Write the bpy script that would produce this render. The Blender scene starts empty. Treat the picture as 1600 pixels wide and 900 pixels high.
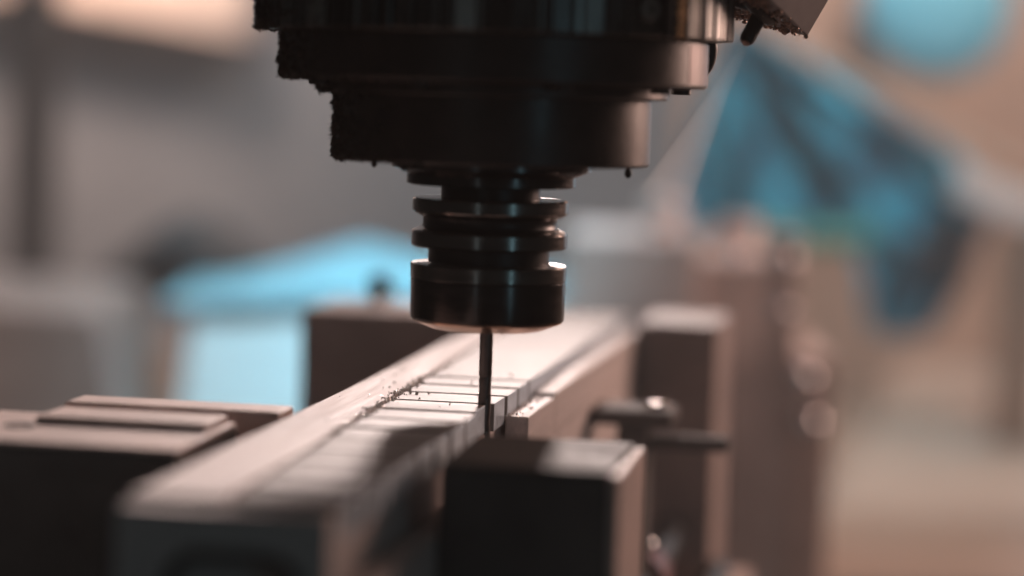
import bpy, bmesh, math, random
from mathutils import Vector, Matrix
R = math.radians
random.seed(7)
sc = bpy.context.scene
col = sc.collection

# ------------------------------------------------------------------ camera
cam_d = bpy.data.cameras.new('camera')
cam_d.sensor_width = 36.0
cam_d.lens = 90.0
cam_d.clip_start = 0.02
cam_d.clip_end = 60.0
cam_d.dof.use_dof = True
cam_d.dof.focus_distance = 0.835
cam_d.dof.aperture_fstop = 3.1
cam = bpy.data.objects.new('camera', cam_d)
col.objects.link(cam)
_p, _r = R(4.545), R(1.75)
_F = Vector((0, math.cos(_p), -math.sin(_p)))
_R0 = Vector((1, 0, 0)); _U0 = _R0.cross(_F)
_Rt = _R0 * math.cos(_r) + _U0 * math.sin(_r)
_Up = -_R0 * math.sin(_r) + _U0 * math.cos(_r)
m = Matrix((_Rt, _Up, -_F)).transposed().to_4x4()
m.translation = Vector((0.0077, -0.8174, 0.1028))
cam.matrix_world = m
sc.camera = cam

# ------------------------------------------------------------------ world, exposure
w = bpy.data.worlds.new('World'); sc.world = w; w.use_nodes = True
bg = w.node_tree.nodes['Background']
bg.inputs[0].default_value = (0.78, 0.98, 1.0, 1); bg.inputs[1].default_value = 0.010
vs = sc.view_settings
vs.view_transform = 'Standard'; vs.look = 'None'; vs.exposure = 0.0; vs.gamma = 1.0
vs.use_curve_mapping = False
sc.cycles.use_denoising = True
sc.cycles.max_bounces = 8
sc.cycles.sample_clamp_indirect = 4.0

# ------------------------------------------------------------------ lamps
def area(name, loc, target, size, power, color, size_y=None, spread=180):
    l = bpy.data.lights.new(name, 'AREA')
    l.energy = power; l.color = color
    l.shape = 'RECTANGLE' if size_y else 'DISK'
    l.size = size
    if size_y: l.size_y = size_y
    l.spread = R(spread)
    o = bpy.data.objects.new(name, l); col.objects.link(o)
    o.location = loc
    o.rotation_euler = (Vector(target) - Vector(loc)).to_track_quat('-Z', 'Y').to_euler()
    return o
# machine work light behind and above the vises
area('work_light', (0.08, 1.80, 0.72), (-0.12, -0.75, 0.0), 0.16, 1.55, (1.0, 0.81, 0.75), spread=25)
# warm lamp on the right of the enclosure
area('side_lamp', (0.80, 0.66, 0.26), (0.0, 0.1, -0.02), 0.28, 5.4, (1.0, 0.65, 0.53), 0.28)
# added unseen blue fill for the cover at the left
area('blue_fill', (-0.03, 0.56, 0.40), (-0.09, 0.92, -0.08), 0.12, 0.58, (0.46, 0.84, 1.0), 0.12, spread=50)
# added unseen lamps that light the rear panels
area('rear_fill_warm', (0.45, 1.2, 0.85), (0.36, 1.85, -0.05), 0.35, 9.0, (1.0, 0.76, 0.65), 0.2)
area('rear_fill_cool', (-0.12, 1.1, 0.85), (-0.10, 1.85, 0.05), 0.9, 5.2, (0.58, 0.84, 1.0), 0.4)
area('guard_fill', (-0.50, 0.42, 0.62), (-0.38, 0.80, -0.10), 0.2, 0.7, (1.0, 0.80, 0.72), 0.2, spread=75)  # added unseen lamp, warms the guard front
area('blue_side_fill', (0.66, 1.55, 0.12), (0.0, 0.0, 0.0), 0.32, 0.45, (0.50, 0.80, 1.0), 0.5)  # added unseen blue lamp, tints fin sides and jaw tops
area('cloth_fill', (0.50, 0.72, 0.55), (0.27, 1.22, 0.05), 0.2, 0.52, (0.52, 0.88, 1.0), 0.2, spread=60)  # added unseen lamp, turns the cloth bluer
area('beam_fill', (-0.52, 1.50, 0.80), (-0.52, 1.96, 0.26), 0.3, 2.8, (1.0, 0.72, 0.60), 0.2, spread=55)  # added unseen lamp, brightens the beam and the wall below it
# workshop tubes on the operator's side
area('room_tube_right', (0.95, -1.40, 0.10), (0, 0, 0.05), 0.08, 0.42, (0.42, 0.82, 1.0), 0.7)
area('room_tube_left', (-0.52, -1.65, 0.10), (0, 0, 0.05), 0.05, 0.12, (0.7, 0.92, 1.0), 0.7)

# ------------------------------------------------------------------ materials
MATS = {}
def mat(name, base, metallic=0.0, rough=0.5, var=0.0, scale=60.0, rvar=0.0, bump=0.0, bscale=None,
        stretch=(1, 1, 1), base2=None, spec=0.5, coat=0.0, thresh=(0.35, 0.65)):
    if name in MATS: return MATS[name]
    mt = bpy.data.materials.new(name); mt.use_nodes = True
    nt = mt.node_tree; b = nt.nodes['Principled BSDF']
    b.inputs['Base Color'].default_value = (*base, 1)
    b.inputs['Metallic'].default_value = metallic
    b.inputs['Roughness'].default_value = rough
    b.inputs['Specular IOR Level'].default_value = spec
    if coat: b.inputs['Coat Weight'].default_value = coat
    if var or rvar or bump or base2:
        tc = nt.nodes.new('ShaderNodeTexCoord'); mp = nt.nodes.new('ShaderNodeMapping')
        mp.inputs['Scale'].default_value = stretch
        nt.links.new(tc.outputs['Object'], mp.inputs['Vector'])
        n = nt.nodes.new('ShaderNodeTexNoise'); n.inputs['Scale'].default_value = scale
        n.inputs['Detail'].default_value = 6; n.inputs['Roughness'].default_value = 0.65
        nt.links.new(mp.outputs[0], n.inputs['Vector'])
        if var or base2:
            cr = nt.nodes.new('ShaderNodeValToRGB')
            c2 = base2 if base2 else tuple(c * (1 - var) for c in base)
            cr.color_ramp.elements[0].position = thresh[0]; cr.color_ramp.elements[1].position = thresh[1]
            cr.color_ramp.elements[0].color = (*c2, 1); cr.color_ramp.elements[1].color = (*base, 1)
            nt.links.new(n.outputs['Fac'], cr.inputs[0]); nt.links.new(cr.outputs[0], b.inputs['Base Color'])
        if rvar:
            mr = nt.nodes.new('ShaderNodeMapRange')
            mr.inputs[1].default_value = 0.3; mr.inputs[2].default_value = 0.7
            mr.inputs[3].default_value = max(0.03, rough - rvar); mr.inputs[4].default_value = min(1, rough + rvar)
            nt.links.new(n.outputs['Fac'], mr.inputs[0]); nt.links.new(mr.outputs[0], b.inputs['Roughness'])
        if bump:
            n2 = nt.nodes.new('ShaderNodeTexNoise'); n2.inputs['Scale'].default_value = bscale or scale * 3
            n2.inputs['Detail'].default_value = 4
            nt.links.new(mp.outputs[0], n2.inputs['Vector'])
            bp = nt.nodes.new('ShaderNodeBump'); bp.inputs['Strength'].default_value = bump
            bp.inputs['Distance'].default_value = 0.0006
            nt.links.new(n2.outputs['Fac'], bp.inputs['Height']); nt.links.new(bp.outputs[0], b.inputs['Normal'])
    MATS[name] = mt
    return mt
M = dict(
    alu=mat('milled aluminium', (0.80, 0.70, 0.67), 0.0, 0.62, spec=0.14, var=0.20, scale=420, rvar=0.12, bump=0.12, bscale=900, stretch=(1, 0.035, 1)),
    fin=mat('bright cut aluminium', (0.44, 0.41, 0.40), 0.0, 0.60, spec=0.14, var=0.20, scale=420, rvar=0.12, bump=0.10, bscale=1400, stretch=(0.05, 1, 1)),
    cutside=mat('blue sheen fin side', (0.66, 0.78, 0.88), 0.45, 0.35, var=0.1, scale=200, rvar=0.1, bump=0.08, bscale=1500),  # blue of the reflection is in the base
    matte=mat('matte recess shade', (0.02, 0.02, 0.02), 0.0, 0.85, spec=0.1, var=0.3),
    bright=mat('lit toned jaw steel', (0.80, 0.76, 0.75), 0.0, 0.55, spec=0.3, var=0.15, scale=45, rvar=0.1),  # light on the far jaw top put into the base
    visedark=mat('shade toned vise steel', (0.46, 0.36, 0.33), 0.0, 0.6, spec=0.15, var=0.3, scale=40, rvar=0.1, bump=0.08),  # darker copy, shade on the far jaw faces put into the base
    vise=mat('hardened vise steel', (0.78, 0.60, 0.54), 0.0, 0.60, spec=0.15, var=0.25, scale=45, rvar=0.1, bump=0.08),  # lit copy, light on the jaw tops put into the base
    black=mat('black oxide steel', (0.030, 0.030, 0.031), 0.55, 0.34, var=0.4, scale=70, rvar=0.10, bump=0.05),
    shaded=mat('oiled black jaw steel', (0.17, 0.155, 0.15), 0.0, 0.75, spec=0.15, var=0.3, scale=45, rvar=0.1, bump=0.08),  # shade on the near jaws put into the base
    copper=mat('polished bronze nut face', (0.85, 0.54, 0.38), 1.0, 0.22, var=0.15, scale=90, rvar=0.06),
    nut=mat('polished black collet nut', (0.09, 0.08, 0.078), 1.0, 0.20, var=0.25, scale=60, rvar=0.06, bump=0.04, stretch=(1, 1, 6)),
    steel=mat('ground holder steel', (0.24, 0.215, 0.20), 1.0, 0.20, var=0.18, scale=50, rvar=0.07, bump=0.05, stretch=(1, 1, 8)),
    paint=mat('oily dark spindle paint', (0.050, 0.035, 0.031), 0.2, 0.36, var=0.5, scale=50, rvar=0.10, bump=0.10),
    red=mat('dull red band', (0.10, 0.022, 0.018), 0.2, 0.38, var=0.4, scale=60),
    ribd=mat('dark rib steel', (0.12, 0.115, 0.11), 0.9, 0.33, var=0.4, scale=80, rvar=0.1),
    ribl=mat('light rib steel', (0.42, 0.41, 0.39), 0.9, 0.38, var=0.3, scale=80, rvar=0.1),
    brass=mat('brass strip', (0.72, 0.44, 0.24), 1.0, 0.27, var=0.2, scale=80, rvar=0.1),
    carbide=mat('dark carbide', (0.17, 0.15, 0.145), 0.9, 0.38, var=0.3, scale=300, rvar=0.1),
    rubber=mat('black rubber', (0.012, 0.012, 0.013), 0.0, 0.45, bump=0.1, scale=200),
    swarf=mat('brown metal swarf', (0.060, 0.042, 0.033), 0.45, 0.5, var=0.75, scale=400, bump=0.2, bscale=900),
    crust=mat('copper coloured chips', (0.85, 0.55, 0.42), 0.5, 0.42, var=0.7, scale=350, bump=0.3, bscale=900),
    chip=mat('bright metal chip', (0.92, 0.90, 0.88), 0.25, 0.22),
    brk=mat('grey painted bracket', (0.30, 0.26, 0.26), 0.2, 0.5, var=0.25, scale=90, bump=0.12, bscale=500),
    floor=mat('brown enclosure floor', (0.40, 0.28, 0.21), 0.1, 0.5, var=0.4, scale=6, rvar=0.1),
    table=mat('oily machine table', (0.09, 0.075, 0.068), 0.3, 0.5, var=0.45, scale=9, rvar=0.1, bump=0.1),
    wallg=mat('grey enclosure sheet', (0.19, 0.195, 0.205), 0.0, 0.6, var=0.25, scale=5, bump=0.05),
    wallt=mat('tan enclosure sheet', (0.60, 0.39, 0.29), 0.0, 0.55, var=0.25, scale=5, bump=0.05),
    post=mat('dark brown post', (0.06, 0.045, 0.04), 0.1, 0.5, var=0.3, scale=20),
    chute=mat('stained beige sheet', (0.42, 0.31, 0.245), 0.0, 0.5, var=0.25, scale=8),
    brown=mat('brown painted leg', (0.30, 0.20, 0.15), 0.0, 0.5, var=0.2, scale=20),
    beam=mat('cream painted beam', (0.78, 0.62, 0.52), 0.0, 0.5, var=0.1, scale=10),
    lid=mat('cyan reflection sheet', (0.17, 0.36, 0.43), 0.0, 0.6, var=0.15, scale=12),
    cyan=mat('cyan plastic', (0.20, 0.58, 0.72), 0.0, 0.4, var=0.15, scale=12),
    pale=mat('blue reflection sheet', (0.74, 0.86, 0.90), 0.0, 0.4, var=0.12, scale=12),
    greytan=mat('worn beige guard', (0.36, 0.30, 0.28), 0.1, 0.5, var=0.3, scale=12),
    cloth=mat('teal cloth', (0.05, 0.36, 0.48), 0.0, 0.85, base2=(0.012, 0.07, 0.11), scale=15, bump=0.4, bscale=300, thresh=(0.43, 0.60)),
    green=mat('green hose', (0.02, 0.17, 0.12), 0.0, 0.6),
    fix=mat('pinkish fixture steel', (0.85, 0.68, 0.63), 0.0, 0.5, var=0.3, scale=25, rvar=0.1),
    chrome=mat('chrome glint dome', (0.85, 0.85, 0.86), 1.0, 0.10),
    redcap=mat('dark red cap', (0.16, 0.012, 0.016), 0.0, 0.4),
)

# ------------------------------------------------------------------ helpers
class Raw:
    """plain vertex and face lists for tens of thousands of small faces"""
    def __init__(self): self.v = []; self.f = []
def raw_obj(name, raw, material, parent=None):
    me = bpy.data.meshes.new(name); me.from_pydata(raw.v, [], raw.f); me.update()
    me.materials.append(M[material])
    o = bpy.data.objects.new(name, me); col.objects.link(o)
    if parent: o.parent = parent
    return o
def obj(name, bm, material, parent=None, smooth=False, angle=35, loc=(0, 0, 0), rot=(0, 0, 0)):
    bmesh.ops.recalc_face_normals(bm, faces=bm.faces)
    me = bpy.data.meshes.new(name); bm.to_mesh(me); bm.free()
    me.materials.append(M[material])
    if smooth:
        for p in me.polygons: p.use_smooth = True
        me.set_sharp_from_angle(angle=R(angle))
    o = bpy.data.objects.new(name, me); col.objects.link(o)
    o.location = loc; o.rotation_euler = rot
    if parent: o.parent = parent
    return o
def tag(o, label=None, cat=None, group=None, kind=None):
    if label: o['label'] = label
    if cat: o['category'] = cat
    if group: o['group'] = group
    if kind: o['kind'] = kind
    return o
def thing(name, label, cat, loc=(0, 0, 0), rz=0.0, group=None):
    o = bpy.data.objects.new(name, None); col.objects.link(o)
    o.empty_display_size = 0.02
    o.location = loc; o.rotation_euler = (0, 0, rz)
    return tag(o, label, cat, group)
def box(x0, x1, y0, y1, z0, z1, bev=0.0006, seg=2, bm=None):
    b = bm or bmesh.new()
    vs_ = [b.verts.new((x, y, z)) for z in (z0, z1) for y in (y0, y1) for x in (x0, x1)]
    fs = [(0, 2, 3, 1), (4, 5, 7, 6), (0, 1, 5, 4), (2, 6, 7, 3), (0, 4, 6, 2), (1, 3, 7, 5)]
    fc = [b.faces.new([vs_[i] for i in f]) for f in fs]
    if bev:
        es = list({e for f in fc for e in f.edges})
        bmesh.ops.bevel(b, geom=es, offset=bev, segments=seg, profile=0.5, affect='EDGES')
    return b
def lathe(prof, n=96, bm=None):
    b = bm or bmesh.new(); rings = []
    for r, z in prof:
        rings.append([b.verts.new((r * math.cos(2 * math.pi * k / n), r * math.sin(2 * math.pi * k / n), z)) for k in range(n)])
    for a, c in zip(rings, rings[1:]):
        for k in range(n):
            b.faces.new((a[k], a[(k + 1) % n], c[(k + 1) % n], c[k]))
    b.faces.new(rings[0][::-1]); b.faces.new(rings[-1])
    return b
def tube(pts, r, n=12, bm=None, caps=True):
    b = bm or bmesh.new(); pts = [Vector(p) for p in pts]; rings = []
    for i, p in enumerate(pts):
        d = (pts[min(i + 1, len(pts) - 1)] - pts[max(i - 1, 0)]).normalized()
        a = d.orthogonal().normalized() if i == 0 else (prev - d * prev.dot(d)).normalized()
        prev = a; c = d.cross(a)
        rr = r[i] if isinstance(r, (list, tuple)) else r
        rings.append([b.verts.new(p + (a * math.cos(2 * math.pi * k / n) + c * math.sin(2 * math.pi * k / n)) * rr) for k in range(n)])
    for a, c in zip(rings, rings[1:]):
        for k in range(n): b.faces.new((a[k], a[(k + 1) % n], c[(k + 1) % n], c[k]))
    if caps: b.faces.new(rings[0][::-1]); b.faces.new(rings[-1])
    return b
def prism(poly, y0, y1, bev=0.0, axis='y'):
    """polygon in x,z extruded along y"""
    b = bmesh.new()
    a = [b.verts.new((x, y0, z)) for x, z in poly]; c = [b.verts.new((x, y1, z)) for x, z in poly]
    b.faces.new(a); b.faces.new(c[::-1]); n = len(poly)
    for k in range(n): b.faces.new((a[k], c[k], c[(k + 1) % n], a[(k + 1) % n]))
    if bev: bmesh.ops.bevel(b, geom=list(b.edges), offset=bev, segments=2, profile=0.5, affect='EDGES')
    return b
def hexa(pts, bev=0.0):
    """8 corners: bottom 4 (ccw) then top 4"""
    b = bmesh.new(); v = [b.verts.new(p) for p in pts]
    for f in ((0, 3, 2, 1), (4, 5, 6, 7), (0, 1, 5, 4), (1, 2, 6, 5), (2, 3, 7, 6), (3, 0, 4, 7)): b.faces.new([v[i] for i in f])
    if bev: bmesh.ops.bevel(b, geom=list(b.edges), offset=bev, segments=2, profile=0.5, affect='EDGES')
    return b

# ------------------------------------------------------------------ setting
b = box(-1.2, 1.2, -0.30, 0.75, -0.26, -0.20, 0.002)
tag(obj('machine_table', b, 'table'), kind='structure')
b = box(-2.5, 2.5, 0.755, 2.2, -0.26, -0.2005, 0.002)
tag(obj('enclosure_floor', b, 'floor'), kind='structure')
b = box(-2.5, 0.19, 1.98, 2.0, -0.2, 1.4, 0.001)
tag(obj('enclosure_wall_left', b, 'wallg'), kind='structure')
b = box(0.192, 2.5, 1.98, 2.0, -0.2, 1.4, 0.001)
tag(obj('enclosure_wall_right', b, 'wallt'), kind='structure')

# ------------------------------------------------------------------ milled bar (local axes: u across, v along, z up)
YAW = R(-9.6)
bar = thing('milled_bar', 'long pale aluminium bar with cross slots being cut, clamped in both vises', 'metal bar', (0, 0, 0), YAW)
def groove(v): return (-31.5 - 0.0263 * v) * 0.001
V0, V1 = -0.206, 0.352
# lower body
obj('base_bar', box(-0.0512, 0.0008, V0, V1, -0.0460, -0.0092, 0.0008), 'alu', bar)
obj('lower_flange', box(0.0009, 0.0106, V0 + 0.004, V1 - 0.001, -0.0458, -0.0205, 0.0008), 'alu', bar)
# left ledge, its inner edge runs along the groove
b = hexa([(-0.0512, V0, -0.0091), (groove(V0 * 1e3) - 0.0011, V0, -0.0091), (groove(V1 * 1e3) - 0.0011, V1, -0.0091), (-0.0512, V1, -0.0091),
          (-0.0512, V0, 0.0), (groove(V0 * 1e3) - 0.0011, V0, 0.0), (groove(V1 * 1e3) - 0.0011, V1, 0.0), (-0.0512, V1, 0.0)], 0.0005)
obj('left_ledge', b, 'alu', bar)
# right ledge beyond the cutter
obj('right_ledge', box(0.0027, 0.0106, 0.083, V1 - 0.001, -0.0204, -0.0052, 0.0009), 'alu', bar)
obj('cut_ledge', box(0.0027, 0.0106, 0.0243, 0.0829, -0.0204, -0.0066, 0.0006), 'alu', bar)
# fins between the slots, and the uncut length behind them
PITCH, KERF = 0.0233, 0.0038
slots = [0.0016 + PITCH * k for k in range(-8, 4)]
edges = [V0] + slots + [V1]
trim = {8: 0.0006}
for i in range(len(edges) - 1):
    a = edges[i] + (KERF / 2 if i else 0); c = edges[i + 1] - (KERF / 2 if i < len(edges) - 2 else 0)
    ur = trim.get(i, 0.0026 + random.uniform(-0.0004, 0.0004)) if i < len(edges) - 2 else 0.0026
    dz = random.uniform(-0.0001, 0.0001)
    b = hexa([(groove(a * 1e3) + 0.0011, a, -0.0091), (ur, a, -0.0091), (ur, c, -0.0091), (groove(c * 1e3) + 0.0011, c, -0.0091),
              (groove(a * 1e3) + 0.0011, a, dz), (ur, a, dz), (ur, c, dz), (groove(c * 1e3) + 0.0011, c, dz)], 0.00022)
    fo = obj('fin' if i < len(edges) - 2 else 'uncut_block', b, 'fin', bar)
    fo.data.materials.append(M['cutside'])          # freshly milled fin end, blue reflection put into its colour
    for p in fo.data.polygons:
        if p.normal.x > 0.9: p.material_index = 1
# end cap with a rounded recess facing the operator
def rrect(cx, cz, hw, hh, r, n=8):
    out = []
    for sx, sz, a0 in ((1, 1, 0), (-1, 1, 90), (-1, -1, 180), (1, -1, 270)):
        for k in range(n + 1):
            t = R(a0 + 90 * k / n); out.append((cx + sx * (hw - r) + r * math.cos(t), cz + sz * (hh - r) + r * math.sin(t)))
    return out
b = bmesh.new(); yo, yi, yd = V0 - 0.0100, V0 - 0.0012, V0 - 0.0004
o_ = rrect(-0.0245, -0.0240, 0.0266, 0.0225, 0.0012); i_ = rrect(-0.0215, -0.0290, 0.0160, 0.0165, 0.0075)
vo = [b.verts.new((x, yo, z)) for x, z in o_]; vi = [b.verts.new((x, yo, z)) for x, z in i_]; vd = [b.verts.new((x, yd, z)) for x, z in i_]
vb = [b.verts.new((x, V0 - 0.00005, z)) for x, z in o_]
n = len(vo)
for k in range(n):
    b.faces.new((vo[k], vo[(k + 1) % n], vi[(k + 1) % n], vi[k])); b.faces.new((vi[k], vi[(k + 1) % n], vd[(k + 1) % n], vd[k]))
    b.faces.new((vo[k], vb[k], vb[(k + 1) % n], vo[(k + 1) % n]))
b.faces.new(vd)
ef = obj('end_face', b, 'alu', bar)
b = tube([(x, yo + 0.0004, z) for x, z in i_ + i_[:2]], 0.0016, 10)  # added black tube stands in for shade along the recess wall
obj('recess_shade', b, 'matte', ef, True)

# ------------------------------------------------------------------ vises
def bolt(name, loc, r, h, parent, material='steel', socket=True):
    b = lathe([(r * 0.93, 0), (r, h * 0.06), (r, h * 0.85), (r * 0.9, h), (r * 0.55, h), (r * 0.5, h * 0.45), (0.0001, h * 0.45)] if socket else
              [(r, 0), (r, h * 0.35), (r * 0.92, h * 0.65), (r * 0.65, h * 0.88), (r * 0.3, h * 0.98), (0.0001, h)], 24)
    return obj(name, b, material, parent, True, loc=loc)
def vise(label, v0, depth, ur, ul, lmat, rmat, tmat):
    t = thing('machine_vise', label, 'vise', (0, 0, 0), YAW, 'vises clamping the bar')
    lj = obj('left_jaw', box(ul, -0.0630, v0, v0 + depth, -0.125, -0.0021, 0.0008), lmat, t)
    obj('toned_top', box(ul + 0.0003, -0.0633, v0 + 0.0003, v0 + depth - 0.0003, -0.0020, -0.0008, 0.0004), 'vise', lj)  # added layer holding the lit tone of the jaw top
    obj('jaw_plate', box(-0.0629, -0.0514, v0 + 0.001, v0 + depth - 0.004, -0.125, -0.0095, 0.0008), 'vise', t)
    rj = obj('right_jaw', box(0.0108, ur, v0, v0 + depth, -0.125, -0.0017, 0.0008), rmat, t)
    obj('toned_top', box(0.0111, ur - 0.0003, v0 + 0.0003, v0 + depth - 0.0003, -0.0016, -0.0004, 0.0004), tmat, rj)  # added layer, its tone stands for the light on the top
    obj('vise_bed', box(ul - 0.01, ur + 0.012, v0 - 0.02, v0 + depth + 0.03, -0.199, -0.1255, 0.0015), 'vise', t)
    return t, lj, rj
near, nlj, nrj = vise('vise nearest the camera with jaw fronts darkened for shade beside the bar end', -0.128, 0.061, 0.0572, -0.190, 'shaded', 'shaded', 'shaded')
obj('lit_side', box(0.0573, 0.0602, -0.1275, -0.0675, -0.124, -0.0016, 0.0008), 'vise', nrj)  # added plate, brighter tone stands for warm light on this side
far, flj, frj = vise('far vise behind the spindle with brown square jaws', 0.317, 0.066, 0.0465, -0.142, 'visedark', 'visedark', 'bright')
bolt('jaw_bolt', (0.0478, -0.092, -0.0020), 0.0050, 0.0016, nrj, 'matte')  # blackened so the bolt reads as a shaded hole
bolt('jaw_bolt', (-0.120, -0.098, -0.0020), 0.0050, 0.0016, nlj, 'matte')
bolt('jaw_bolt', (-0.1180, 0.372, -0.0007), 0.0052, 0.0125, flj, 'black')
bolt('glint_dome', (-0.1120, 0.345, -0.0008), 0.0021, 0.0030, flj, 'chrome', False)  # added chrome dome for a bright glint
obj('rear_stop', box(-0.1215, -0.0530, -0.0560, -0.0380, -0.1254, 0.0014, 0.0008), 'vise', near)
obj('jaw_cap', box(-0.1180, -0.0660, -0.0905, -0.0672, -0.0007, 0.0014, 0.0006), 'vise', near)
# guide rail and clamp in front of the far right jaw
leg = obj('stop_post', box(0.0215, 0.0335, 0.172, 0.192, -0.1995, -0.0272, 0.0012), 'shaded', far)
obj('guide_rail', box(0.0340, 0.0640, 0.178, 0.190, -0.0370, -0.0315, 0.0010), 'shaded', far)
cl = obj('clamp_block', box(0.0112, 0.0430, 0.168, 0.196, -0.0271, -0.0210, 0.0014), 'shaded', far)
bolt('clamp_screw', (0.0360, 0.182, -0.0211), 0.0045, 0.0026, cl, 'steel', False)
obj('vise_screw', tube([(0.028, 0.06, -0.093), (0.028, 0.3168, -0.093)], 0.0085, 24), 'black', far, True)
hub = obj('screw_hub', tube([(0.028, 0.19, -0.093), (0.028, 0.216, -0.093)], 0.0125, 24), 'redcap', far, True)
bolt('glint_dome', (0.0305, 0.203, -0.0810), 0.0042, 0.0050, hub, 'chrome', False)  # dome added on the hub for its highlight
obj('drain_boss', tube([(0.050, 0.215, -0.110), (0.050, 0.3168, -0.110)], 0.0060, 20), 'black', far, True)
bolt('glint_dome', (0.0500, 0.222, -0.1042), 0.0060, 0.0065, frj, 'chrome', False)  # dome added for a blurred bright spot

# ------------------------------------------------------------------ end mill
mill = thing('end_mill', 'thin dark end mill cutting a slot in the bar', 'milling cutter', (0, 0, 0))
RM = 0.0021
obj('shank', lathe([(RM * 0.9, 0.0088), (RM, 0.0094), (RM, 0.0250), (RM * 0.9, 0.0300)], 32), 'carbide', mill, True)
b = bmesh.new(); rings = []; NS, NZ = 36, 70
for j in range(NZ + 1):
    z = -0.0150 + 0.0240 * j / NZ; tw = j / NZ * 2 * math.pi * 1.15; ring = []
    for k in range(NS):
        a = 2 * math.pi * k / NS
        ph = (a * 2) % (2 * math.pi)
        r = RM * (0.86 + 0.14 * (1 - abs(ph / (2 * math.pi) * 2 - 1)) ** 0.45) if True else RM
        ring.append(b.verts.new((r * math.cos(a + tw), r * math.sin(a + tw), z)))
    rings.append(ring)
for p_, q_ in zip(rings, rings[1:]):
    for k in range(NS): b.faces.new((p_[k], p_[(k + 1) % NS], q_[(k + 1) % NS], q_[k]))
b.faces.new(rings[0][::-1]); b.faces.new(rings[-1])
obj('flutes', b, 'carbide', mill, True, 50)

# ------------------------------------------------------------------ tool holder
hold = thing('tool_holder', 'dark steel collet holder with grooved flange hanging from the spindle', 'tool holder', (0, 0, 0))
nut = obj('collet_nut', lathe([(0.0030, 0.0262), (0.0034, 0.0246), (0.0178, 0.0249), (0.0183, 0.02505), (0.0236, 0.0271), (0.02455, 0.0278), (0.02470, 0.0290),
                               (0.02480, 0.0400), (0.0246, 0.0403)], 128), 'nut', hold, True, 25)
obj('nut_face', lathe([(0.0034, 0.0250), (0.0036, 0.0246), (0.0178, 0.0246), (0.0183, 0.02475), (0.0240, 0.0270), (0.0241, 0.0274), (0.0235, 0.0275)], 128), 'copper', nut, True, 25)
obj('nut_band', lathe([(0.02460, 0.0404), (0.02490, 0.0407), (0.02500, 0.0450), (0.02470, 0.0455), (0.0197, 0.0455), (0.0197, 0.0449)], 128), 'steel', nut, True, 25)
obj('neck', lathe([(0.0194, 0.0456), (0.0194, 0.0500), (0.0200, 0.0508)], 96), 'black', hold, True)
obj('lower_flange', lathe([(0.0200, 0.0506), (0.0243, 0.0508), (0.0249, 0.0513), (0.0249, 0.0553), (0.0245, 0.0560), (0.0219, 0.0572)], 128), 'steel', hold, True, 25)
obj('flange_groove', lathe([(0.0218, 0.0571), (0.0214, 0.0578), (0.0214, 0.0598), (0.0218, 0.0604)], 96), 'black', hold, True)
obj('upper_flange', lathe([(0.0219, 0.0603), (0.0246, 0.0617), (0.0249, 0.0622), (0.0249, 0.0657), (0.0243, 0.0663), (0.0170, 0.0665)], 128), 'steel', hold, True, 25)
obj('taper_root', lathe([(0.0159, 0.0664), (0.0159, 0.0706)], 64), 'black', hold, True)

# ------------------------------------------------------------------ spindle head
sp = thing('spindle_head', 'dark stepped spindle head with brown swarf stuck on its left side', 'spindle', (0, 0, 0))
obj('gauge_ring', lathe([(0.0262, 0.0704), (0.0270, 0.0708), (0.0270, 0.0736), (0.0318, 0.0758), (0.0319, 0.0779)], 128), 'nut', sp, True, 20)
nose = obj('nose', lathe([(0.0495, 0.0779), (0.0504, 0.0787), (0.0504, 0.0990)], 160), 'paint', sp, True, 25)
obj('step_ring', lathe([(0.0550, 0.0990), (0.0556, 0.0996), (0.0556, 0.1024), (0.0550, 0.1030)], 160), 'paint', sp, True, 25)
obj('clamp_ring', lathe([(0.0668, 0.1030), (0.0677, 0.1040), (0.0677, 0.1170), (0.0668, 0.1178)], 160), 'paint', sp, True, 25)
core = obj('collar_core', lathe([(0.0715, 0.1178), (0.0724, 0.1186), (0.0724, 0.1790)], 160), 'ribd', sp, True, 25)
obj('upper_housing', lathe([(0.0790, 0.1760), (0.0800, 0.1770), (0.0800, 0.4200), (0.0780, 0.4210)], 96), 'paint', sp, True, 25)
# vertical ribs round the collar, of uneven width
def rib_mesh(wd, dep):
    b = box(0, dep, -wd / 2, wd / 2, 0, 0.0585, 0.00025, 1)
    me = bpy.data.meshes.new('rib'); bmesh.ops.recalc_face_normals(b, faces=b.faces); b.to_mesh(me); b.free(); return me
rib_d = [rib_mesh(w_, 0.0031) for w_ in (0.0012, 0.0024, 0.0058)]
rib_l = [rib_mesh(w_, 0.0029) for w_ in (0.0011, 0.0021, 0.0062)]
for me in rib_d: me.materials.append(M['ribd'])
for me in rib_l: me.materials.append(M['ribl'])
def put_rib(me, ang, z=0.1182):
    o = bpy.data.objects.new('rib', me); col.objects.link(o); o.parent = sp
    o.location = (0.0724 * math.cos(ang), 0.0724 * math.sin(ang), z); o.rotation_euler = (0, 0, ang)
    return o
ang = R(-168); seq = random.Random(3)
SK = (R(-90 + 36.0), R(-90 + 47.2))
while ang < R(165):
    k = seq.choices((0, 1, 2), (6, 4, 2))[0]
    wd = (0.0012, 0.0024, 0.0060)[k]
    a0 = ang + wd / 2 / 0.074
    deg = math.degrees(a0) + 90
    if 32.5 < deg < 43.5 or 45 < deg < 51: ang += R(0.6); continue
    put_rib((rib_l if seq.random() < 0.38 else rib_d)[k], a0)
    ang = a0 + wd / 2 / 0.074 + seq.choice((0.0006, 0.0010, 0.0022)) / 0.074
br = put_rib(rib_mesh(0.0044, 0.0030), R(-90 + 48.0)); br.name = 'brass_strip'; br.data.materials.append(M['brass']); br['label'] = 'bright copper coloured strip on the collar'
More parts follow.
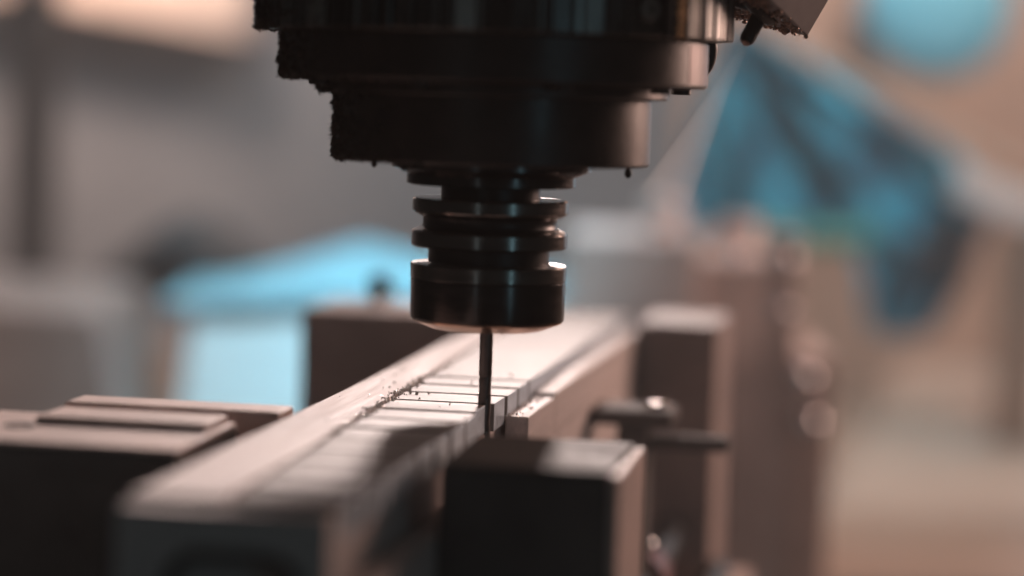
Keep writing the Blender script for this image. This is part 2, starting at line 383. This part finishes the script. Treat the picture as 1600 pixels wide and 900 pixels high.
# socket screw on the collar
a = R(-90 + 38.2)
b = lathe([(0.0034, 0), (0.0036, 0.0003), (0.0036, 0.0024), (0.0032, 0.0028), (0.0015, 0.0028), (0.0013, 0.0012), (0.0001, 0.0012)], 32)
obj('socket_screw', b, 'ribl', sp, True, 30, loc=(0.0722 * math.cos(a), 0.0722 * math.sin(a), 0.1262), rot=(0, R(90), a))
# bands and small bolts on the clamp ring
b = bmesh.new(); rr = 0.0679
for z0, z1 in ((0.1045, 0.1165),):
    prev = None
    for k in range(9):
        t = R(-90 + 62 + k * 2.4)
        p_ = (b.verts.new((rr * math.cos(t), rr * math.sin(t), z0)), b.verts.new((rr * math.cos(t), rr * math.sin(t), z1)),
              b.verts.new(((rr - .0008) * math.cos(t), (rr - .0008) * math.sin(t), z1)), b.verts.new(((rr - .0008) * math.cos(t), (rr - .0008) * math.sin(t), z0)))
        if prev:
            for i in range(4): b.faces.new((prev[i], p_[i], p_[(i + 1) % 4], prev[(i + 1) % 4]))
        else: b.faces.new(p_)
        prev = p_
    b.faces.new(prev[::-1])
obj('red_band', b, 'red', sp, True)
for dg in (-60, -20, 20, 57, 100, 150, 200, 250):
    t = R(-90 + dg)
    bolt('ring_bolt', (0.0612 * math.cos(t), 0.0612 * math.sin(t), 0.10325), 0.0032, -0.0022, sp, 'black')
# hose bend peeping out behind the clamp ring
obj('hose_bend', tube([(0.0655 + 0.0036 * math.sin(R(12 * k)), 0.010, 0.1250 - 0.0013 * k) if k < 7 else (0.0691 - 0.0085 * (1 - math.cos(R(11 * (k - 7)))), 0.010, 0.1159 - 0.0100 * math.sin(R(11 * (k - 7)))) for k in range(15)], 0.0024, 14), 'rubber', sp, True)
# right clamp shoe seen against the light
# drops of coolant under the nose
def drop(x, y, z, r):
    prof = [(0.0002, 0.0), (r * 0.45, 0.0), (r * 0.55, -r * 0.5), (r * 0.9, -r * 1.2), (r, -r * 1.8), (r * 0.8, -r * 2.5), (r * 0.4, -r * 2.85), (0.0001, -r * 2.95)]
    obj('coolant_drop', lathe(prof, 16), 'rubber', sp, True, 60, loc=(x, y, z))
drop(-0.0368, -0.012, 0.0781, 0.0009); drop(-0.0270, -0.020, 0.0781, 0.0011); drop(0.0430, -0.014, 0.0781, 0.0012); drop(-0.0475, -0.006, 0.0783, 0.0006)

# ------------------------------------------------------------------ swarf clinging to the left of the spindle
rg = random.Random(11)
def chips(b, P, N, L, wd, curl, rnd, seg=4):
    """one curled ribbon with a little thickness starting at P, leaning along N"""
    d = (N + Vector((rnd.uniform(-1, 1), rnd.uniform(-1, 1), rnd.uniform(-1, 1))) * 0.9).normalized()
    s = d.orthogonal(); s.rotate(Matrix.Rotation(rnd.uniform(0, 6.28), 3, d)); s.normalize()
    pts = []; p = Vector(P)
    ax = d.cross(s); ax.rotate(Matrix.Rotation(rnd.uniform(-.6, .6), 3, d))
    for k in range(seg + 1):
        ww = wd * (1 - 0.75 * k / seg)
        t = d.cross(s).normalized() * ww * 0.35
        pts.append(len(b.v)); b.v += [p - s * ww, p + s * ww, p + t]
        p = p + d * (L / seg); d = d.copy(); d.rotate(Matrix.Rotation(curl * rnd.uniform(.4, 1.4), 3, s))
    for q, r_ in zip(pts, pts[1:]):
        for i in range(3): b.f.append((q + i, r_ + i, r_ + (i + 1) % 3, q + (i + 1) % 3))
_ico = bmesh.new(); bmesh.ops.create_icosphere(_ico, subdivisions=1, radius=1.0)
ICO_V = [v.co.copy() for v in _ico.verts]; ICO_F = [tuple(v.index for v in f.verts) for f in _ico.faces]; _ico.free()
def lump(b, P, s, rnd):
    """irregular granule"""
    n0 = len(b.v); sx, sy_, sz = rnd.uniform(.6, 1.4), rnd.uniform(.6, 1.4), rnd.uniform(.6, 1.4)
    for v in ICO_V:
        k = s * rnd.uniform(0.6, 1.35)
        b.v.append((P[0] + v.x * k * sx, P[1] + v.y * k * sy_, P[2] + v.z * k * sz))
    b.f += [tuple(n0 + i for i in f) for f in ICO_F]
b = Raw()
steps = [(0.0504, 0.0782, 0.0990, 900), (0.0556, 0.0990, 0.1030, 260), (0.0677, 0.1032, 0.1178, 800), (0.0755, 0.1182, 0.1330, 800), (0.0800, 0.1300, 0.1420, 500)]
for r, z0, z1, n in steps:
    for k in range(n):
        t = R(180) + rg.gauss(0, 0.34) + 0.22
        z = rg.uniform(z0, z1); rr = r + rg.uniform(-0.0004, 0.0003)
        P = Vector((rr * math.cos(t), rr * math.sin(t), z)); N = Vector((math.cos(t), math.sin(t), -0.3))
        fall = math.exp(-((t - 3.3) / 0.45) ** 2)
        if rg.random() < 0.62: lump(b, P, rg.uniform(0.0003, 0.0010) * (0.5 + 0.6 * fall) * (1.5 if rg.random() < 0.10 else 1.0), rg)
        else: chips(b, P, N, rg.uniform(0.0008, 0.0022) * (0.4 + 0.7 * fall), rg.uniform(0.0001, 0.0003), rg.uniform(0.1, 0.7), rg)
    # underside of the step
    for k in range(n // 3):
        t = R(180) + rg.gauss(0, 0.45) + 0.25; rr = r - abs(rg.gauss(0, 0.006))
        P = Vector((rr * math.cos(t), rr * math.sin(t), z0)); N = Vector((0.2 * math.cos(t), 0.2 * math.sin(t), -1))
        if rg.random() < 0.6: lump(b, P, rg.uniform(0.0003, 0.0009), rg)
        else: chips(b, P, N, rg.uniform(0.0006, 0.0020), rg.uniform(0.0001, 0.0003), rg.uniform(0.1, 0.6), rg)
# thick overhang at the upper left corner
for k in range(500):
    t = R(180) + rg.gauss(0, 0.22) + 0.1; rr = rg.uniform(0.074, 0.082); z = 0.1305 + (rr - 0.074) * 0.15 + abs(rg.gauss(0, 0.002))
    lump(b, Vector((rr * math.cos(t), rr * math.sin(t), z)), rg.uniform(0.0004, 0.0012), rg)
for k in range(90):   # larger curls and flakes
    r, z0, z1, n = rg.choice(steps[:4]); t = R(180) + rg.gauss(0, 0.22) + 0.12; z = rg.uniform(z0, z1)
    chips(b, Vector(((r - .0004) * math.cos(t), (r - .0004) * math.sin(t), z)), Vector((-0.5, -0.4, rg.uniform(-1, 0.4))), rg.uniform(0.002, 0.0036), rg.uniform(0.0003, 0.0006), rg.uniform(0.5, 1.1), rg, 6)
for k in range(26):   # stray hairs
    r, z0, z1, n = rg.choice(steps[:4]); t = R(180) + rg.gauss(0, 0.12); z = rg.uniform(z0, z1)
    chips(b, Vector((r * math.cos(t), r * math.sin(t), z)), Vector((-1, 0, rg.uniform(-.5, .4))), rg.uniform(0.002, 0.0042), 0.00011, rg.uniform(0.05, 0.35), rg, 6)
tag(raw_obj('swarf', b, 'swarf'), 'matted brown metal swarf stuck to the left flank of the spindle', 'swarf', kind='stuff')

# chips lying on the bar, mostly along the groove
b = Raw(); rg = random.Random(5)
cy, sy = math.cos(YAW), math.sin(YAW)
def W(u, v, z): return Vector((u * cy - v * sy, u * sy + v * cy, z))
for k in range(320):
    v = rg.gauss(-0.005, 0.05); u = groove(v * 1e3) + rg.gauss(0, 0.0012)
    if rg.random() < 0.14: u = rg.uniform(-0.048, 0.002); v = rg.uniform(-0.12, 0.10)
    s = rg.uniform(0.00015, 0.00055)
    if rg.random() < 0.7: lump(b, W(u, v, s * 0.7), s, rg)
    else: chips(b, W(u, v, 0.0002), Vector((0, 0, 1)), rg.uniform(0.0008, 0.0018), 0.0002, rg.uniform(0.4, 0.9), rg)
for k in range(40):
    v = rg.uniform(0.02, 0.075); lump(b, W(rg.uniform(0.003, 0.009), v, -0.0062), rg.uniform(0.0002, 0.0005), rg)
tag(raw_obj('metal_chips', b, 'chip'), 'tiny bright metal chips along the groove of the bar', 'metal chips', kind='stuff')

# ------------------------------------------------------------------ coolant block, nozzle and spray
B_, A_, C_, G_ = Vector((0.1010, 0.0167, 0.1212)), Vector((0.0735, 0.0373, 0.1282)), Vector((0.0824, -0.0276, 0.1325)), Vector((0.1144, 0.0186, 0.1458))
cb = thing('coolant_block', 'grey slanted coolant block with chip crusted underside right of the spindle', 'coolant block', (0, 0, 0))
g = (G_ - B_) * 1.6; e = A_ + C_ - B_
obj('block_body', hexa([A_, B_, C_, e, A_ + g, B_ + g, C_ + g, e + g], 0.0005), 'brk', cb)
noz = obj('nozzle', tube([(0.0862, 0.0110, 0.1300), (0.0826, 0.0060, 0.1238), (0.0806, 0.0030, 0.1202), (0.0800, 0.0020, 0.1190), (0.0797, 0.0014, 0.1183)], [0.0026, 0.0025, 0.0025, 0.0022, 0.0015], 20), 'rubber', cb, True)
obj('nozzle_tip', tube([(0.07972, 0.0014, 0.1184), (0.07955, 0.0011, 0.1180)], 0.0012, 16), 'crust', noz, True)
obj('hose', tube([(0.0700, -0.012, 0.139), (0.0770, -0.0085, 0.1345), (0.0815, -0.002, 0.1300), (0.0860, 0.004, 0.1268), (0.0880, 0.010, 0.1262)], 0.0022, 16), 'rubber', cb, True)
obj('hose', tube([(0.0690, -0.004, 0.1318), (0.0740, -0.002, 0.1312), (0.0790, 0.002, 0.1300), (0.0840, 0.009, 0.1290)], 0.0013, 12), 'rubber', cb, True)
b = Raw(); rg = random.Random(21)
nn = (A_ - B_).cross(C_ - B_).normalized()
if nn.z > 0: nn = -nn
for k in range(900):
    s_, t_ = rg.uniform(0.0, 1.0), rg.uniform(0.0, 0.95)
    P = B_ + (A_ - B_) * s_ + (C_ - B_) * t_ + nn * rg.uniform(-0.0002, 0.0006)
    if rg.random() < 0.6: lump(b, P, rg.uniform(0.0003, 0.0009), rg)
    else: chips(b, P, nn * 0.3 + Vector((rg.uniform(-1, 1), rg.uniform(-1, 1), rg.uniform(-1, 1))), rg.uniform(0.0008, 0.002), 0.0003, rg.uniform(0.2, 0.7), rg)
tag(raw_obj('chip_crust', b, 'crust', cb), kind='stuff')

# spray of coolant mist blown from the nozzle
b = bmesh.new(); o0 = Vector((0.0795, 0.0012, 0.1178)); dr = Vector((-0.0213, 0.041, -0.052))
tube([o0, o0 + dr * 0.3, o0 + dr * 0.65, o0 + dr], [0.0014, 0.0030, 0.0060, 0.0095], 24, b)
o = obj('coolant_spray', b, 'chip', None, True)
mt = bpy.data.materials.new('coolant mist'); mt.use_nodes = True; nt = mt.node_tree
nt.nodes.remove(nt.nodes['Principled BSDF'])
pv = nt.nodes.new('ShaderNodeVolumePrincipled'); pv.inputs['Color'].default_value = (0.95, 0.88, 0.86, 1)
pv.inputs['Density'].default_value = 10.0; pv.inputs['Anisotropy'].default_value = 0.3
nt.links.new(pv.outputs[0], nt.nodes['Material Output'].inputs['Volume'])
o.data.materials[0] = mt
tag(o, 'pale cone of coolant mist spraying from the dark nozzle', 'coolant spray', kind='stuff')

# ------------------------------------------------------------------ blurred surroundings inside the machine
# left
t = thing('enclosure_post', 'dark brown upright post at the left edge', 'post', (-0.426, 1.49, -0.2))
obj('post_body', box(-0.020, 0.018, -0.02, 0.02, 0.0, 0.9, 0.002), 'post', t)
obj('base_plate', box(-0.04, 0.04, -0.04, 0.04, 0.0001, 0.010, 0.002), 'post', t)
t = thing('cream_beam', 'cream painted sloping beam across the upper left corner', 'beam')
obj('beam_body', hexa([(-0.66, 1.90, 0.2027), (-0.282, 1.90, 0.143), (-0.282, 1.979, 0.143), (-0.66, 1.979, 0.2027),
                       (-0.66, 1.90, 0.285), (-0.282, 1.90, 0.2257), (-0.282, 1.979, 0.2257), (-0.66, 1.979, 0.285)], 0.002), 'beam', t)
obj('end_cap', hexa([(-0.2818, 1.905, 0.147), (-0.274, 1.905, 0.146), (-0.274, 1.975, 0.146), (-0.2818, 1.975, 0.147),
                     (-0.2818, 1.905, 0.221), (-0.274, 1.905, 0.220), (-0.274, 1.975, 0.220), (-0.2818, 1.975, 0.221)], 0.001), 'greytan', t)
# dark hose bundle
b = bmesh.new()
for k in range(5):
    pts = [(-0.292 + 0.018 * i, 1.06 + 0.02 * math.sin(i * .9 + k) + 0.012 * k, -0.084 + 0.050 * math.exp(-((i - 4.2 + .2 * k) / 2.6) ** 2) + 0.006 * k) for i in range(9)]
    pts = [(pts[0][0] - 0.012, pts[0][1], -0.19), (pts[0][0] - 0.008, pts[0][1], -0.13)] + pts + [(pts[-1][0] + 0.008, pts[-1][1], -0.13), (pts[-1][0] + 0.012, pts[-1][1], -0.19)]
    tube(pts, 0.010, 10, b)
tag(obj('hose_bundle', b, 'rubber', None, True), 'dark bundle of hoses behind the beige guard at the left', 'hoses')
# beige guard box
t = thing('beige_guard', 'worn beige guard box at the left behind the near vise', 'guard', (-0.42, 0.80, -0.2))
obj('guard_body', hexa([(-0.30, 0, 0.0001), (0.195, 0, 0.0001), (0.170, 0.25, 0.0001), (-0.30, 0.25, 0.0001), (-0.30, 0, 0.168), (0.165, 0, 0.150), (0.160, 0.25, 0.150), (-0.30, 0.25, 0.172)], 0.004), 'greytan', t)
# cover: blue window reflection put into front and top colours
t = thing('blue_sheen_cover', 'machine cover with a painted blue reflection, behind the left jaw', 'cover', (-0.155, 0.90, -0.2))
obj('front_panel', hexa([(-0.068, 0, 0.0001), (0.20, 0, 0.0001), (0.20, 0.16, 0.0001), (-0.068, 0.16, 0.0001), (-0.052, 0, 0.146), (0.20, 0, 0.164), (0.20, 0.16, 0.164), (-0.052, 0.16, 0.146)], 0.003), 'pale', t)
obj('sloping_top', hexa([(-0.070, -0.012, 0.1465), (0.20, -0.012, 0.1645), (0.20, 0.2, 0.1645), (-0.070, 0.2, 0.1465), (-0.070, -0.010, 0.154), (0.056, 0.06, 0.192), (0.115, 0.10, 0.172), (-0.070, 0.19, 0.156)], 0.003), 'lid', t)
# right: tan panel already stands behind; round cap, cloth, rail, chute
t = thing('round_cap', 'round light blue cap at the upper right corner', 'cap', (0.380, 1.50, 0.184))
obj('cap_dome', lathe([(0.064, 0.0), (0.066, 0.004), (0.066, 0.016), (0.060, 0.024), (0.04, 0.030), (0.0001, 0.032)], 48), 'cyan', t, True, 40, rot=(R(90), 0, 0))
obj('cap_stem', tube([(0, 0.0001, 0), (0, 0.479, 0)], 0.02, 20), 'post', t, True)
# cloth
def cloth(name, outline, y, parent=None, material='cloth', amp=0.012):
    """outline given as rows (z, x_left, x_right); folds run down the cloth"""
    b = bmesh.new(); NX = 36; fr, bk = [], []
    for z, x0, x1 in outline:
        rf, rb = [], []
        for k in range(NX + 1):
            s = k / NX; x = x0 + (x1 - x0) * s
            yy = y + amp * math.sin(s * 17 + z * 22) + 0.5 * amp * math.sin(s * 41 + 1.3 + z * 9)
            rf.append(b.verts.new((x, yy, z))); rb.append(b.verts.new((x, yy + 0.003, z)))
        fr.append(rf); bk.append(rb)
    for q in range(len(outline) - 1):
        for k in range(NX):
            b.faces.new((fr[q][k], fr[q][k + 1], fr[q + 1][k + 1], fr[q + 1][k])); b.faces.new((bk[q][k], bk[q + 1][k], bk[q + 1][k + 1], bk[q][k + 1]))
        b.faces.new((fr[q][0], fr[q + 1][0], bk[q + 1][0], bk[q][0])); b.faces.new((fr[q][NX], bk[q][NX], bk[q + 1][NX], fr[q + 1][NX]))
    for k in range(NX):
        b.faces.new((fr[0][k], bk[0][k], bk[0][k + 1], fr[0][k + 1])); b.faces.new((fr[-1][k], fr[-1][k + 1], bk[-1][k + 1], bk[-1][k]))
    return obj(name, b, material, parent, True, 60)
t = thing('teal_cloth', 'large teal blue cloth hanging behind the vise on the right', 'cloth', (0, 0, 0))
cloth('cloth_body', [(0.155, 0.165, 0.195), (0.140, 0.162, 0.215), (0.12, 0.158, 0.248), (0.09, 0.152, 0.300), (0.06, 0.146, 0.348), (0.03, 0.138, 0.380), (0.01, 0.130, 0.378), (-0.006, 0.150, 0.372), (-0.014, 0.20, 0.368)], 1.19, t)
cloth('cloth_tail', [(-0.0145, 0.272, 0.368), (-0.03, 0.280, 0.366), (-0.055, 0.285, 0.355), (-0.075, 0.288, 0.343), (-0.085, 0.292, 0.335)], 1.187, t, amp=0.008)
obj('hanging_bar', tube([(0.14, 1.205, 0.158), (0.20, 1.205, 0.150), (0.42, 1.21, 0.040)], 0.003, 12), 'wallt', t, True)
obj('green_hem', tube([(0.196, 1.172, -0.004), (0.215, 1.166, -0.007), (0.240, 1.166, -0.008), (0.265, 1.170, -0.009), (0.282, 1.176, -0.008)], 0.0085, 14), 'green', t, True)
t = thing('guide_beam', 'pale steel beam sloping away at the right edge', 'beam', (0, 0, 0))
obj('beam_body', hexa([(0.345, 1.13, 0.026), (0.56, 1.13, -0.055), (0.56, 1.17, -0.055), (0.345, 1.17, 0.026), (0.345, 1.13, 0.050), (0.56, 1.13, -0.025), (0.56, 1.17, -0.025), (0.345, 1.17, 0.050)], 0.002), 'fix', t)
obj('beam_leg', box(0.385, 0.415, 1.135, 1.165, -0.1999, 0.006, 0.002), 'brown', t)
# sloping chute at lower right
t = thing('chip_chute', 'beige sloping chip chute at the lower right', 'chute', (0, 0, 0))
obj('chute_plate', hexa([(0.235, 1.02, -0.1995), (0.62, 0.98, -0.1995), (0.62, 1.0, -0.1995), (0.235, 1.04, -0.1995), (0.33, 1.30, -0.125), (0.62, 1.28, -0.115), (0.62, 1.31, -0.115), (0.33, 1.33, -0.125)], 0.002), 'chute', t)
# fixture behind the far vise
t = thing('rear_fixture', 'pinkish steel fixture blocks with round knobs behind the far vise', 'fixture', (0.105, 0.74, -0.2))
obj('fixture_block', box(-0.062, 0.018, 0.0, 0.14, 0.0001, 0.212, 0.003), 'fix', t)
obj('fixture_block', box(0.0185, 0.070, 0.01, 0.12, 0.0001, 0.200, 0.003), 'fix', t)
for x, y, z, r in ((-0.004, 0.05, 0.2121, 0.013), (0.044, 0.05, 0.2001, 0.014)):
    k = obj('knob', lathe([(r * 0.6, 0), (r * 0.6, 0.006), (r, 0.008), (r, 0.020), (r * .9, 0.023), (0.0001, 0.024)], 32), 'fix', t, True, loc=(x, y, z))
sb = obj('side_bracket', box(0.0705, 0.092, -0.075, 0.06, 0.0001, 0.150, 0.002), 'vise', t)
fl = obj('side_post', box(0.052, 0.0700, -0.070, -0.052, 0.0001, 0.222, 0.002), 'fix', t)
for par, x, y, z, r in ((sb, 0.074, -0.0752, 0.176 - 0.04, 0.0075), (sb, 0.078, -0.0752, 0.111, 0.0080), (fl, 0.061, -0.0702, 0.205, 0.0070), (fl, 0.0605, -0.0702, 0.176, 0.0060)):
    k = bolt('glint_cap', (x, y, z), r, r * 1.1, par, 'chrome', False); k.rotation_euler = (R(90), 0, 0)  # chrome caps added to give round highlights
bolt('glint_dome', (0.044, 0.035, 0.2001), 0.0060, 0.0065, t, 'chrome', False)  # added dome, catches a glint beside the knob

# ------------------------------------------------------------------ oily mist that hangs in the machine
o = obj('haze', box(-2.7, 2.7, -2.2, 2.4, -1.3, 1.6, 0), 'chip')
mt = bpy.data.materials.new('oil mist'); mt.use_nodes = True; nt = mt.node_tree
nt.nodes.remove(nt.nodes['Principled BSDF'])
pv = nt.nodes.new('ShaderNodeVolumePrincipled'); pv.inputs['Color'].default_value = (0.95, 0.95, 0.96, 1)
pv.inputs['Density'].default_value = 0.065; pv.inputs['Anisotropy'].default_value = 0.2
nt.links.new(pv.outputs[0], nt.nodes['Material Output'].inputs['Volume'])
o.data.materials[0] = mt
tag(o, 'thin oily mist hanging in the air of the machine', 'haze', kind='stuff')
